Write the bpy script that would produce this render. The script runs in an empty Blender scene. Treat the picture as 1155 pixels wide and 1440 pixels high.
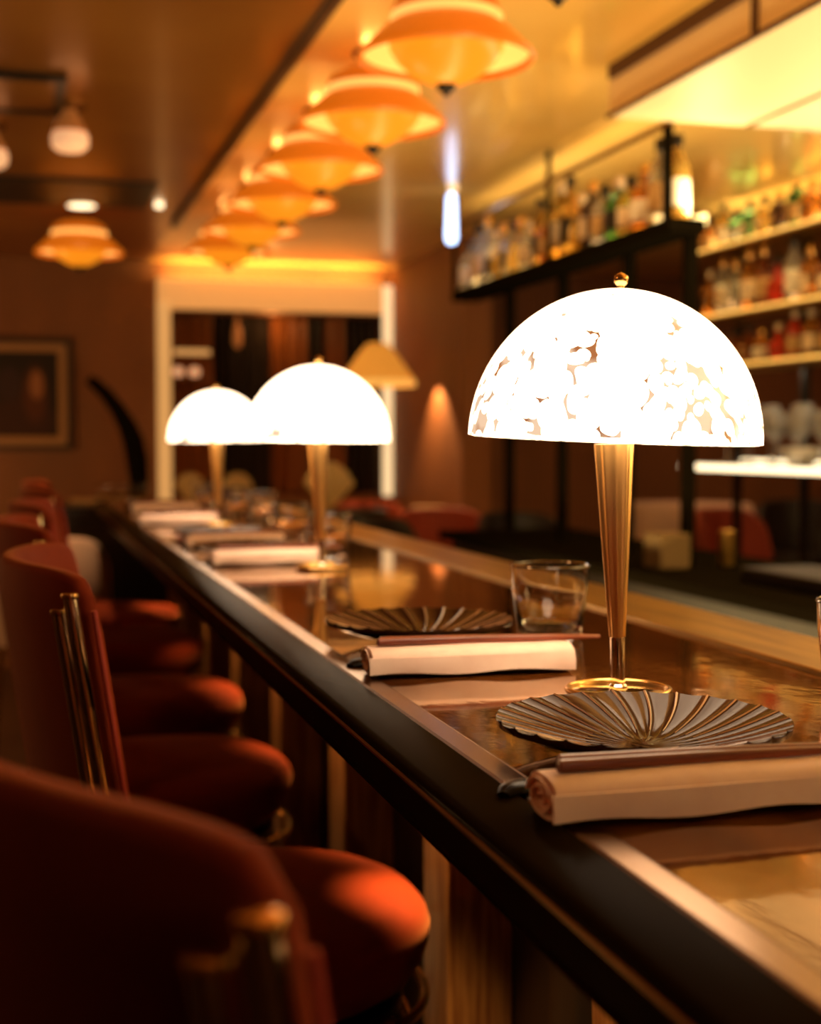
import bpy, bmesh, math, random
from math import sin, cos, pi, radians, sqrt
from mathutils import Vector, Matrix
random.seed(11)
sc = bpy.context.scene
col = sc.collection

# ---------------------------------------------------------------- materials
def mat(name, base=(.5, .5, .5), rough=.5, metal=0., coat=0., coat_rough=.05, emis=None, es=0., trans=0., ior=1.45,
        sheen=0., sheen_tint=(1, 1, 1), spec=.5, alpha=1.):
    m = bpy.data.materials.new(name); m.use_nodes = True
    b = m.node_tree.nodes['Principled BSDF']
    I = b.inputs
    I['Base Color'].default_value = (*base, 1); I['Roughness'].default_value = rough; I['Metallic'].default_value = metal
    I['Coat Weight'].default_value = coat; I['Coat Roughness'].default_value = coat_rough
    I['Transmission Weight'].default_value = trans; I['IOR'].default_value = ior
    I['Specular IOR Level'].default_value = spec
    I['Sheen Weight'].default_value = sheen; I['Sheen Tint'].default_value = (*sheen_tint, 1)
    I['Alpha'].default_value = alpha
    if emis:
        I['Emission Color'].default_value = (*emis, 1); I['Emission Strength'].default_value = es
    return m

def nodes(m):
    t = m.node_tree
    return t, t.nodes['Principled BSDF'], t.nodes.new, t.links.new

def coords(m, scale=(1, 1, 1), kind='Object'):
    t, b, N, L = nodes(m)
    tc = N('ShaderNodeTexCoord'); mp = N('ShaderNodeMapping'); mp.inputs['Scale'].default_value = scale
    L(tc.outputs[kind], mp.inputs['Vector'])
    return mp.outputs['Vector']

def noise_color(m, c1, c2, scale=8, stretch=(1, 1, 1), detail=4, lo=.35, hi=.65, sock='Base Color', kind='Object'):
    t, b, N, L = nodes(m)
    v = coords(m, stretch, kind)
    n = N('ShaderNodeTexNoise'); n.inputs['Scale'].default_value = scale; n.inputs['Detail'].default_value = detail
    L(v, n.inputs['Vector'])
    r = N('ShaderNodeValToRGB'); r.color_ramp.elements[0].position = lo; r.color_ramp.elements[1].position = hi
    r.color_ramp.elements[0].color = (*c1, 1); r.color_ramp.elements[1].color = (*c2, 1)
    L(n.outputs['Fac'], r.inputs['Fac']); L(r.outputs['Color'], b.inputs[sock])
    return n

def bump(m, scale=30, strength=.1, dist=.002, stretch=(1, 1, 1), coat=False, detail=2):
    t, b, N, L = nodes(m)
    v = coords(m, stretch)
    n = N('ShaderNodeTexNoise'); n.inputs['Scale'].default_value = scale; n.inputs['Detail'].default_value = detail
    L(v, n.inputs['Vector'])
    bp = N('ShaderNodeBump'); bp.inputs['Strength'].default_value = strength; bp.inputs['Distance'].default_value = dist
    L(n.outputs['Fac'], bp.inputs['Height']); L(bp.outputs['Normal'], b.inputs['Normal'])
    if coat: L(bp.outputs['Normal'], b.inputs['Coat Normal'])

# ---------------------------------------------------------------- mesh helper
class MB:
    def __init__(s): s.bm = bmesh.new()
    def box(s, x0, x1, y0, y1, z0, z1, m=None):
        vs = [s.bm.verts.new(p if m is None else m @ Vector(p)) for p in
              [(x0, y0, z0), (x1, y0, z0), (x1, y1, z0), (x0, y1, z0), (x0, y0, z1), (x1, y0, z1), (x1, y1, z1), (x0, y1, z1)]]
        for f in [(3, 2, 1, 0), (4, 5, 6, 7), (0, 1, 5, 4), (1, 2, 6, 5), (2, 3, 7, 6), (3, 0, 4, 7)]:
            s.bm.faces.new([vs[i] for i in f])
        return s
    def rings(s, rings, closed_u=True, cap=True, loop=False):
        R = [[s.bm.verts.new(p) for p in r] for r in rings]
        n = len(R[0]); m = len(R)
        for i in range(m if loop else m - 1):
            a, b = R[i], R[(i + 1) % m]
            for j in range(n if closed_u else n - 1):
                k = (j + 1) % n
                s.bm.faces.new([a[j], a[k], b[k], b[j]])
        if cap and not loop and closed_u:
            s.bm.faces.new(R[0][::-1]); s.bm.faces.new(R[-1])
        return s
    def lathe(s, prof, seg=32, c=(0, 0, 0), sx=1, sy=1, cap=True):
        rr = [[(c[0] + r * sx * cos(2 * pi * k / seg), c[1] + r * sy * sin(2 * pi * k / seg), c[2] + z) for k in range(seg)] for r, z in prof]
        return s.rings(rr, cap=cap)
    def tube(s, pts, r, seg=10, loop=False):
        pts = [Vector(p) for p in pts]; n = len(pts); rr = []
        rs = r if isinstance(r, (list, tuple)) else [r] * n
        up = Vector((0, 0, 1)); prev = None
        for i, p in enumerate(pts):
            if loop: t = pts[(i + 1) % n] - pts[i - 1]
            else: t = pts[min(i + 1, n - 1)] - pts[max(i - 1, 0)]
            t.normalize()
            if prev is None:
                a = up if abs(t.dot(up)) < .9 else Vector((1, 0, 0))
                u = (a - t * a.dot(t)).normalized()
            else:
                u = (prev - t * prev.dot(t)).normalized()
            prev = u; w = t.cross(u)
            rr.append([p + (u * cos(2 * pi * k / seg) + w * sin(2 * pi * k / seg)) * rs[i] for k in range(seg)])
        return s.rings(rr, loop=loop)
    def extrude_y(s, prof, y0, y1):           # closed xz outline swept along y
        return s.rings([[(x, y0, z) for x, z in prof], [(x, y1, z) for x, z in prof]])
    def build(s, name, m, parent=None, smooth=False, bevel=0, bseg=2, angle=None, sub=0):
        bmesh.ops.recalc_face_normals(s.bm, faces=s.bm.faces)
        me = bpy.data.meshes.new(name); s.bm.to_mesh(me); s.bm.free()
        o = bpy.data.objects.new(name, me); col.objects.link(o)
        for q in (m if isinstance(m, (list, tuple)) else [m]): me.materials.append(q)
        if smooth or bevel:
            for p in me.polygons: p.use_smooth = True
            if not sub:
                try: me.set_sharp_from_angle(angle=radians(angle or 40))
                except Exception: pass
        if bevel:
            b = o.modifiers.new('bevel', 'BEVEL'); b.width = bevel; b.segments = bseg; b.limit_method = 'ANGLE'
        if sub:
            q = o.modifiers.new('subsurf', 'SUBSURF'); q.levels = sub; q.render_levels = sub
        if parent: o.parent = parent
        return o

def tag(o, label=None, cat=None, group=None, kind=None):
    if label: o['label'] = label
    if cat: o['category'] = cat
    if group: o['group'] = group
    if kind: o['kind'] = kind
    return o
def empty(name, loc=(0, 0, 0), rz=0, label=None, cat=None, group=None):
    o = bpy.data.objects.new(name, None); col.objects.link(o); o.location = loc; o.rotation_euler = (0, 0, rz)
    o.empty_display_size = .05
    return tag(o, label, cat, group)
def struct(o): o['kind'] = 'structure'; return o
KIDS = {}
def copy_tree(o, loc=None, rz=None, label=None, parent=None):
    c = o.copy(); col.objects.link(c)
    if parent: c.parent = parent
    for ch in [x for x in bpy.data.objects if x.parent == o]: copy_tree(ch, parent=c)
    if loc is not None: c.location = loc
    if rz is not None: c.rotation_euler = (0, 0, rz)
    if label: c['label'] = label
    return c
def light(name, kind, loc, energy, color, rot=(0, 0, 0), size=.1, size_y=None, spot=None, blend=.5, spread=None):
    d = bpy.data.lights.new(name, kind); d.energy = energy; d.color = color
    if kind == 'AREA':
        d.size = size
        if size_y: d.shape = 'RECTANGLE'; d.size_y = size_y
        if spread: d.spread = spread
    else: d.shadow_soft_size = size
    if spot: d.spot_size = spot; d.spot_blend = blend
    o = bpy.data.objects.new(name, d); col.objects.link(o); o.location = loc; o.rotation_euler = rot
    return o

# ---------------------------------------------------------------- materials list
M = {}
M['top'] = mat('lacquered_red_wood', (.06, .014, .006), .06, metal=.42, coat=.40, coat_rough=.02, spec=.3)
M['top'].node_tree.nodes['Principled BSDF'].inputs['Specular Tint'].default_value = (1, .66, .22, 1)
noise_color(M['top'], (.06, .018, .004), (.19, .065, .012), 6, (6, .6, 1), 6, .3, .7)
bump(M['top'], 26, .16, .0013, (1, .7, 1), coat=True, detail=3)
M['nose'] = mat('dark_lacquer', (.014, .008, .002), .20, spec=.15, ior=1.03)
bump(M['nose'], 40, .12, .0012, (1, .35, 1), coat=True)
M['brass'] = mat('brass', (.80, .50, .17), .22, 1)
M['brass_strip'] = mat('brushed_brass', (.40, .24, .06), .34, 1)
noise_color(M['brass_strip'], (.30, .17, .04), (.50, .31, .08), 30, (1, .12, 1))
bump(M['brass_strip'], 60, .25, .001, (1, .15, 1))
M['inlay'] = mat('polished_brass_inlay', (.22, .12, .055), .26, 1)
bump(M['inlay'], 30, .15, .001, (1, .3, 1))
M['amber_metal'] = mat('amber_brass', (.88, .52, .17), .30, 1)
M['chrome'] = mat('chrome', (.75, .66, .55), .08, 1)
M['bronze'] = mat('dark_bronze', (.30, .17, .06), .25, 1)
M['velvet'] = mat('rust_velvet', (.2, .018, .004), .8, sheen=.22, sheen_tint=(1., .42, .16), spec=.1)
noise_color(M['velvet'], (.13, .013, .003), (.20, .022, .004), 5)
M['piping'] = mat('red_piping', (.30, .02, .008), .6, sheen=.3, sheen_tint=(1, .3, .1))
M['leg'] = mat('golden_oak', (.42, .20, .06), .38, coat=.4)
noise_color(M['leg'], (.30, .13, .035), (.50, .25, .08), 9, (8, 8, .6))
M['pilaster'] = mat('grained_walnut', (.3, .12, .04), .4, coat=.5)
noise_color(M['pilaster'], (.26, .09, .025), (.52, .24, .07), 8, (14, 14, 1.0), 5, .38, .62)
M['panel'] = mat('dark_bar_front', (.02, .010, .006), .4, coat=.3)
noise_color(M['panel'], (.006, .004, .003), (.016, .008, .004), 6, (6, 6, .8))
M['black'] = mat('black_paint', (.010, .008, .006), .35)
M['black_metal'] = mat('blackened_steel', (.022, .016, .012), .4, .6)
M['matte_black'] = mat('matte_black', (.008, .006, .003), .7, spec=.05, ior=1.02)
M['plate'] = mat('dark_amber_glass', (.040, .016, .006), .07, spec=.09, ior=1.33)
M['plate'].node_tree.nodes['Principled BSDF'].inputs['Specular Tint'].default_value = (1, .62, .36, 1)
M['napkin'] = mat('blush_linen', (.80, .60, .48), .85, sheen=.1)
noise_color(M['napkin'], (.88, .62, .50), (.94, .70, .57), 40); bump(M['napkin'], 260, .15, .0006)
M['chop'] = mat('rosewood', (.20, .045, .02), .35, coat=.3)
noise_color(M['chop'], (.13, .028, .014), (.27, .065, .028), 20, (.4, 6, 6))
M['rest'] = mat('black_glass', (.008, .006, .005), .25, spec=.15, ior=1.2)
M['glass'] = mat('clear_glass', (1, 1, 1), .0, trans=1, ior=1.45)
M['rim'] = mat('dark_reflection_rim', (.03, .02, .015), .1, coat=1)  # dark reflection along the glass lip, painted as a dark ring

# shade: mottled opal glass lit from inside
def shade_mat():
    m = mat('mottled_opal_glass', (.9, .85, .78), .25, coat=.5)
    t, b, N, L = nodes(m)
    v = coords(m, (1, 1, .8))
    nz = N('ShaderNodeTexNoise'); nz.inputs['Scale'].default_value = 14; L(v, nz.inputs['Vector'])
    mx = N('ShaderNodeMix'); mx.data_type = 'VECTOR'; mx.inputs[0].default_value = .035
    L(v, mx.inputs[4]); L(nz.outputs['Color'], mx.inputs[5])
    vo = N('ShaderNodeTexVoronoi'); vo.feature = 'F1'; vo.inputs['Scale'].default_value = 98
    L(mx.outputs[1], vo.inputs['Vector'])
    n2 = N('ShaderNodeTexNoise'); n2.inputs['Scale'].default_value = 20; n2.inputs['Detail'].default_value = 3; L(v, n2.inputs['Vector'])
    sep = N('ShaderNodeSeparateXYZ'); L(coords(m), sep.inputs[0])
    mr = N('ShaderNodeMapRange'); mr.clamp = False; mr.inputs[1].default_value = 0; mr.inputs[2].default_value = .13
    mr.inputs[3].default_value = .70; mr.inputs[4].default_value = 1.08; L(sep.outputs['Z'], mr.inputs[0])
    mr2 = N('ShaderNodeMapRange'); mr2.inputs[1].default_value = .30; mr2.inputs[2].default_value = .70
    mr2.inputs[3].default_value = .24; mr2.inputs[4].default_value = -.28; L(n2.outputs['Fac'], mr2.inputs[0])
    mu = N('ShaderNodeMath'); mu.operation = 'ADD'; L(mr.outputs[0], mu.inputs[0]); L(mr2.outputs[0], mu.inputs[1])
    lt = N('ShaderNodeMath'); lt.operation = 'GREATER_THAN'; L(vo.outputs['Distance'], lt.inputs[0]); L(mu.outputs[0], lt.inputs[1])
    n3 = N('ShaderNodeTexNoise'); n3.inputs['Scale'].default_value = 30; L(v, n3.inputs['Vector'])
    r3 = N('ShaderNodeValToRGB'); r3.color_ramp.elements[0].position = .38; r3.color_ramp.elements[1].position = .50
    r3.color_ramp.elements[0].color = (.30, .10, .04, 1); r3.color_ramp.elements[1].color = (.86, .62, .42, 1)
    L(n3.outputs['Fac'], r3.inputs['Fac'])
    mc = N('ShaderNodeMix'); mc.data_type = 'RGBA'; mc.inputs[6].default_value = (5.6, 4.1, 2.7, 1)
    L(lt.outputs[0], mc.inputs[0]); L(r3.outputs['Color'], mc.inputs[7])
    L(mc.outputs[2], b.inputs['Emission Color']); b.inputs['Emission Strength'].default_value = 1.0
    return m
M['shade'] = shade_mat()

# ---------------------------------------------------------------- dimensions of the room
CEIL = 2.396
def wallmat(name, c1, c2, sc_=2.2, coat=0, rough=.6, ridge=60, amt=.5):
    m = mat(name, c1, rough, coat=coat, coat_rough=.15)
    t, b, N, L = nodes(m)
    noise_color(m, c1, c2, sc_, (1, 1, .3))
    w = N('ShaderNodeTexWave'); w.inputs['Scale'].default_value = ridge / 6.283; w.bands_direction = 'X'
    w.inputs['Distortion'].default_value = 0
    tc = N('ShaderNodeTexCoord'); sx = N('ShaderNodeSeparateXYZ'); L(tc.outputs['Object'], sx.inputs[0])
    ad = N('ShaderNodeMath'); L(sx.outputs['X'], ad.inputs[0]); L(sx.outputs['Y'], ad.inputs[1])
    cb = N('ShaderNodeCombineXYZ'); L(ad.outputs[0], cb.inputs['X']); L(cb.outputs[0], w.inputs['Vector'])
    bp = N('ShaderNodeBump'); bp.inputs['Strength'].default_value = amt; bp.inputs['Distance'].default_value = .01
    L(w.outputs['Fac'], bp.inputs['Height']); L(bp.outputs['Normal'], b.inputs['Normal'])
    return m
M['wall'] = wallmat('fluted_walnut_wall', (.20, .075, .024), (.27, .10, .032))
M['wall2'] = wallmat('fluted_tan_wall', (.42, .22, .09), (.48, .25, .10))
M['ceil_gold'] = mat('gold_lacquer_ceiling', (.80, .50, .12), .30, metal=.15, coat=.45, coat_rough=.10)
noise_color(M['ceil_gold'], (.84, .48, .11), (.92, .60, .18), 1.5)
bump(M['ceil_gold'], 5, .10, .004, (1, .5, 1), coat=True)
M['ceil_brown'] = mat('brown_lacquer_ceiling', (.22, .085, .02), .30, metal=.55, coat=.15, coat_rough=.12)
noise_color(M['ceil_brown'], (.30, .105, .016), (.42, .17, .03), 1.2)
bump(M['ceil_brown'], 4, .10, .004, (1, .5, 1), coat=True)
M['soffit'] = mat('cream_soffit', (.86, .70, .42), .5)
M['vent'] = mat('dark_vent', (.07, .025, .008), .6)
M['floor'] = mat('dark_floor', (.03, .016, .009), .3, coat=.4)
noise_color(M['floor'], (.02, .01, .006), (.05, .025, .012), 3)

struct(MB().box(-4, 6, -2.5, 8.9, -.1, 0).build('floor', M['floor']))
struct(MB().box(-4, .745, -2.5, 8.9, CEIL, CEIL + .1).build('ceiling', M['ceil_brown']))
struct(MB().box(.745, 6, -2.5, 8.9, CEIL, CEIL + .1).build('ceiling_right', M['ceil_gold']))
struct(MB().box(.733, .757, -2.5, 7.1, CEIL - .022, CEIL).build('trim_1', M['black']))
struct(MB().box(-4.1, -4, -2.5, 8.9, 0, CEIL + .1).build('wall_left', M['wall']))
struct(MB().box(6, 6.1, -2.5, 8.9, 0, CEIL + .1).build('wall_right', M['wall']))
struct(MB().box(-4.1, 6.1, -2.6, -2.5, 0, CEIL + .1).build('wall_back', M['wall']))
# far wall with the niche opening (x .85..2.22, z 1.0..2.11)
bk = MB().box(-4.1, .85, 8.6, 8.9, 0, CEIL).box(2.22, 6.1, 8.6, 8.9, 0, CEIL).box(.85, 2.22, 8.6, 8.9, 0, 1.0).box(.85, 2.22, 8.6, 8.9, 2.11, CEIL)
struct(bk.build('wall_front', M['wall']))
struct(MB().box(2.24, 2.40, 7.12, 8.6, 0, CEIL).build('wall_side', M['wall2'] if False else M['wall']))
struct(MB().box(1.64, 5.99, -2.4, 3.82, 2.256, CEIL).build('soffit', M['soffit']))
struct(MB().box(1.628, 1.640, -2.4, 3.80, 2.357, CEIL).build('trim_2', M['vent']))
struct(MB().box(1.630, 1.642, -2.4, 3.82, 2.250, 2.260).build('trim_3', M['vent']))
struct(MB().box(1.630, 1.641, 2.965, 2.985, 2.26, 2.357).build('trim_4', M['vent']))
struct(MB().box(2.07, 2.085, -2.4, 3.81, 2.252, 2.257).build('trim_5', M['vent']))
# dark slot across the brown ceiling, air unit outline
struct(MB().box(-4, .57, 6.0, 6.62, CEIL - .012, CEIL + .001).build('trim_6', M['black']))
ac = empty('ceiling_air_unit', (-.12, 4.55, CEIL), 0, 'flat square air unit with dark edge set in the brown ceiling', 'air unit')
MB().box(-.26, .24, -.20, .20, -.012, -.002).build('panel', M['ceil_brown'], ac)
MB().box(-.29, .27, -.24, -.20, -.018, 0).box(-.29, .27, .20, .24, -.018, 0).box(-.29, -.26, -.2, .2, -.018, 0).box(.24, .27, -.2, .2, -.018, 0).build('frame', M['black'], ac)

# ---------------------------------------------------------------- bar counter
bar = empty('bar_counter', (.575, 2.55, 0), 0, 'long dark lacquered bar counter with brass edge strips and walnut pilasters', 'bar counter')
Y0, Y1 = -.45, 5.55
def bp_(mb, name, m, **k):
    o = mb.build(name, m, None, **k); o.parent = bar; o.matrix_parent_inverse = Matrix.Translation((-.575, -2.55, 0)); return o
bp_(MB().box(.334, .760, Y0, Y1, 1.050, 1.100), 'countertop', M['top'])
bp_(MB().extrude_y([(.310, 1.1000), (.313, 1.1015), (.331, 1.1012), (.334, 1.1002), (.334, 1.09), (.310, 1.09)], Y0, Y1), 'brass_inlay', M['inlay'])
npf = [(.3099, 1.06), (.3099, 1.1010), (.3080, 1.1022), (.3040, 1.1018), (.2740, 1.0968), (.2695, 1.0952), (.2668, 1.0920), (.2655, 1.086),
       (.2675, 1.076), (.2665, 1.066), (.268, 1.056), (.273, 1.0505), (.282, 1.049), (.30, 1.049)]
bp_(MB().extrude_y(npf, Y0, Y1), 'nosing', M['nose'], smooth=True, angle=35)
bp_(MB().extrude_y([(.2648, 1.0905), (.2635, 1.089), (.2637, 1.087), (.266, 1.0865), (.2685, 1.0885)], Y0, Y1), 'edge_bead', M['bronze'], smooth=True)
bp_(MB().box(.760, .885, Y0, Y1, 1.045, 1.1045), 'brass_back_strip', M['brass_strip'], bevel=.003)
bp_(MB().box(.31, .334, Y0, Y1, 1.051, 1.089), 'underside', M['panel'])
bp_(MB().box(.655, .86, Y0, Y1, .08, 1.045), 'front_panel', M['panel'])
bp_(MB().box(.68, .84, Y0, Y1, 0, .08), 'plinth', M['black'])
for y in (-.10, .57, 1.21, 1.84, 2.49, 3.14, 3.78, 4.42, 5.06):
    bp_(MB().box(.56, .655, y, y + .125, 0, 1.05), 'pilaster', M['pilaster'], bevel=.004)
bp_(MB().tube([(.525, Y0, .22), (.525, Y1, .22)], .02, 14), 'foot_rail', M['brass'], smooth=True)

# ---------------------------------------------------------------- dome lamps
def make_lamp():
    r = empty('table_lamp')
    MB().lathe([(.0, 0), (.0465, 0), (.047, .001), (.047, .003), (.043, .0042), (0, .0042)][1:-1], 64).build('base', M['chrome'], r, smooth=True)
    pts = [(.0462 * cos(a), .0462 * sin(a), .0045) for a in [2 * pi * k / 64 for k in range(64)]]
    MB().tube(pts, .0028, 10, loop=True).build('base_ring', M['brass'], r, smooth=True)
    p = empty('pole'); p.parent = r
    bpy.data.objects.remove(p)
    MB().lathe([(.0085, .004), (.0085, .008), (.0066, .010), (.0066, .053)], 32).build('lower_pole', M['chrome'], r, smooth=True)
    # tapered faceted column
    mb = MB(); rings = []
    for i in range(13):
        t = i / 12; z = .053 + .175 * t; R = .0076 + (.0185 - .0076) * (t ** .95)
        rings.append([(R * (1 - .10 * abs(sin(5 * a))) * cos(a), R * (1 - .10 * abs(sin(5 * a))) * sin(a), z) for a in [2 * pi * k / 72 for k in range(72)]])
    mb.rings(rings).build('column', M['amber_metal'], r, smooth=True, angle=60)
    R = .1315
    prof = [(R * cos(a), .1355 * sin(a)) for a in [i * (pi / 2 - .03) / 26 for i in range(27)]]
    inner = [(x * .975, z * .975 - .0005) for x, z in prof][::-1]
    mb = MB(); mb.rings([[(x * cos(2 * pi * k / 80), x * sin(2 * pi * k / 80), z) for k in range(80)] for x, z in prof + inner], cap=False, loop=True)
    s = mb.build('shade', M['shade'], r, smooth=True); s.location = (0, 0, .2315)
    f = MB().lathe([(.003, 0), (.0035, .004), (.0058, .006), (.0068, .009), (.0060, .0125), (.003, .015), (.0006, .0158)], 24).build('finial', M['brass'], s, smooth=True)
    f.location = (0, 0, .1345)
    return r
lamp = make_lamp()
tag(lamp, 'dome table lamp with speckled white glass shade beside the scalloped plate at the near end', 'table lamp', 'dome lamps along the bar')
lamps = [lamp]
for lb in ('white dome table lamp halfway along the bar, second of three in the row', 'smaller looking white dome table lamp toward the far end, third of three in the row'):
    lamps.append(copy_tree(lamp, label=lb))
lamps.append(copy_tree(lamp, label='white dome table lamp standing on the bar just outside the near edge of the view'))
for o, (x, y, lean, tilt) in zip(lamps, [(.524, 1.19, -1.5, 3.9), (.526, 2.512, -1.9, 3.0), (.522, 3.848, -1.3, .2), (.56, -.14, 0, 0)]):
    o.location = (x, y, 1.1004)
    for ch in [c for c in bpy.data.objects if c.parent == o]:
        n = ch.name.split('.')[0]
        if n in ('lower_pole', 'column', 'shade'):
            ch.rotation_euler = (0, radians(lean), 0)
            if n == 'shade':
                ch.location = (.2315 * sin(radians(lean)), 0, .2315 * cos(radians(lean)))
                ch.rotation_euler = (0, radians(lean + tilt), 0 if o is lamps[0] else .7)

# ---------------------------------------------------------------- place settings
def make_plate():
    N_ = 26; K = 24; seg = N_ * K; rs = [.010, .022, .032, .042, .052, .062, .071, .080, .088, .095, .101, .1055, .1080]
    def zf(r): return .0042 + (.0215 * (max(0, r - .026) / .082) ** 1.25)
    mb = MB(); top = []; bot = []
    for r in rs:
        a_ = []; amp = min(1, max(0, (r - .016) / .05)); k2 = r / .108
        for k in range(seg):
            th = 2 * pi * k / seg; f = (k % K) / K; d = min(f, 1 - f) * 2           # 0 on the rib, 1 mid panel
            sag = .0015 * amp * (1 - (1 - d) ** 2); crest = .0008 * amp * max(0, 1 - d * 9)
            th2 = th + .16 * k2 ** 1.5; lobe = 1 - .013 * amp * max(0, 1 - d * 1.6) ** 2
            a_.append((r * lobe * cos(th2), r * lobe * sin(th2), zf(r) + .0030 - sag + crest))
        top.append(a_)
        bot.append([((r * .992) * cos(2 * pi * k / seg + .16 * k2 ** 1.5), (r * .992) * sin(2 * pi * k / seg + .16 * k2 ** 1.5), max(zf(r) - .0022 - (.0008 if r > .1 else .0018), 0)) for k in range(seg)])
    n0 = len(top)
    mb.rings(top + bot[::-1])
    mb.bm.faces.ensure_lookup_table()
    for i in range(3, n0 - 1):
        for j in range(seg):
            if j % K in (0, K - 1): mb.bm.faces[i * seg + j].material_index = 1
    return mb.build('plate', [M['plate'], M['rib_glint']], None, smooth=True, angle=75)
M['rib_glint'] = mat('painted_rib_glint', (.46, .24, .12), .25, spec=.5)  # specular glint on the rib crests, painted in as a lighter colour
plate0 = make_plate()

def make_napkin():
    mb = MB(); rr = []; L_ = .206; n = 36
    for i in range(n + 1):
        t = i / n; x = -L_ / 2 + L_ * t; a_ = []
        e = 1 - .06 * (abs(2 * t - 1) ** 8)
        for k in range(48):
            a = 2 * pi * k / 48
            ca, sa = cos(a), sin(a)
            w = .0245 * abs(ca) ** .72 * (1 if ca > 0 else -1); h = .0140 * abs(sa) ** .70 * (1 if sa > 0 else -1)
            wob = 1 + .035 * sin(9 * t + 2 * a) * sin(a + .4)
            a_.append((x, w * e * wob, .0142 + h * e * (wob if sa > 0 else 1)))
        rr.append(a_)
    mb.rings(rr)
    o = mb.build('rolled_napkin', M['napkin'], None, smooth=True, angle=50)
    # coiled end layers
    for sgn, nm in ((-1, 'rolled_end'), (1, 'rolled_end')):
        m2 = MB(); strip = []
        for k in range(70):
            a = k * .2; q = 1 - a / 15.5
            strip.append((.0225 * q * cos(a), .0142 + .0125 * q * sin(a)))
        for (y, z), (y2, z2) in zip(strip, strip[1:]):
            x = sgn * (L_ / 2 - .0005)
            p = [m2.bm.verts.new(v) for v in [(x, y, z), (x, y2, z2), (x + sgn * .0035, y2, z2), (x + sgn * .0035, y, z)]]
            p2 = [m2.bm.verts.new(v) for v in [(x, y * .93, .0142 + (z - .0142) * .9), (x, y2 * .93, .0142 + (z2 - .0142) * .9), (x + sgn * .0035, y2 * .93, .0142 + (z2 - .0142) * .9), (x + sgn * .0035, y * .93, .0142 + (z - .0142) * .9)]]
            for f in [(p[0], p[1], p[2], p[3]), (p2[3], p2[2], p2[1], p2[0]), (p[3], p[2], p2[2], p2[3])]: m2.bm.faces.new(f)
        m2.build(nm, M['napkin'], o)
    # loose flap along the front
    m3 = MB(); rr = []
    for i in range(25):
        t = i / 24; x = -L_ / 2 - .004 + (L_ + .004) * t
        rr.append([(x, -.0262 - .0012 * sin(5 * t), .0205), (x, -.0280 - .001 * sin(7 * t), .012), (x, -.0282, .004 + .0015 * sin(11 * t)), (x, -.0262, .004 + .0015 * sin(11 * t)), (x, -.0258, .012), (x, -.0245, .0205)])
    m3.rings(rr).build('loose_flap', M['napkin'], o, smooth=True)
    return o
nap0 = make_napkin()
def make_chop():
    mb = MB(); rr = []
    for x, w in [(-.116, .0030), (-.115, .0040), (-.02, .0037), (.06, .0028), (.1155, .0017), (.1165, .0010)]:
        n = 12
        rr.append([(x, w * (abs(cos(a)) ** .6) * (1 if cos(a) > 0 else -1), w + w * (abs(sin(a)) ** .6) * (1 if sin(a) > 0 else -1)) for a in [2 * pi * k / n for k in range(n)]])
    return mb.rings(rr).build('chopstick', M['chop'], None, smooth=True)
chop0 = make_chop()
def make_rest():
    mb = MB(); rr = []
    for i in range(13):
        t = i / 12; y = -.020 + .040 * t
        w = .0095 * max(.12, sin(pi * t)) ** .4; h = .0085 * max(.15, sin(pi * t)) ** .3
        rr.append([(w * cos(a) * 1.2, y, h * .5 + h * .5 * sin(a)) for a in [2 * pi * k / 16 for k in range(16)]])
    return mb.rings(rr).build('chopstick_rest', M['rest'], None, smooth=True)
rest0 = make_rest()
def make_glass(R=.045, r=.037, H=.086):
    o = MB()
    prof = [(r - .003, 0), (r, .002), (r + .001, .012), (R - .001, H * .7), (R, H - .0006), (R - .0007, H), (R - .0016, H - .0006), (R - .0026, H * .7), (r - .0015, .014), (r - .006, .0095), (.002, .009)]
    o.lathe(prof, 56)
    g = o.build('tumbler', M['glass'], None, smooth=True, angle=50)
    pts = [((R - .0004) * cos(a), (R - .0004) * sin(a), H + .0003) for a in [2 * pi * k / 56 for k in range(56)]]
    MB().tube(pts, .0015, 8, loop=True).build('rim', M['rim'], g, smooth=True)
    return g
glass0 = make_glass()
used = {}
def put(proto, loc, rz, label, cat, group, rot=None):
    if proto.name not in used:
        used[proto.name] = 1; o = proto
    else: o = copy_tree(proto)
    o.location = loc; o.rotation_euler = rot or (0, 0, rz); tag(o, label, cat, group); return o
ZT = 1.1003
which = ['at the near end of the bar', 'before the first tumbler', 'by the middle dome lamp foot', 'just beyond the middle dome lamp', 'beside the farthest dome lamp', 'at the far end of the bar']
#        napkin centre x, y, plate y
sets = [(.408, .805, .955, .01), (.431, 1.346, 1.562, -.03), (.447, 2.632, 2.84, .03), (.450, 3.07, 3.28, .02), (.425, 3.965, 4.18, -.02), (.455, 4.655, 4.87, .02)]
for i, ((nx, ny, py, rz), w) in enumerate(zip(sets, which)):
    put(plate0, (.440, py, ZT), .12 * i, 'dark scalloped plate with radiating ribs ' + w, 'plate', 'scalloped plates along the bar')
    put(nap0, (nx, ny, ZT + .0006), rz, 'rolled blush napkin ' + w, 'napkin', 'rolled napkins along the bar')
    put(chop0, (nx + .028, ny + .012, ZT + .0284), rz - .012, 'red chopstick along the plate side of the napkin ' + w.replace('in front of', 'before'), 'chopstick', 'chopsticks resting on the napkins')
    put(chop0, (nx + .022, ny - .001, ZT + .0290), rz + .006, 'red chopstick centred on the napkin ' + w.replace('in front of', 'before'), 'chopstick', 'chopsticks resting on the napkins')
    put(rest0, (nx - .094, ny + .066, ZT), -.9, 'small black chopstick rest ' + w, 'chopstick rest', 'black chopstick rests')
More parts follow.
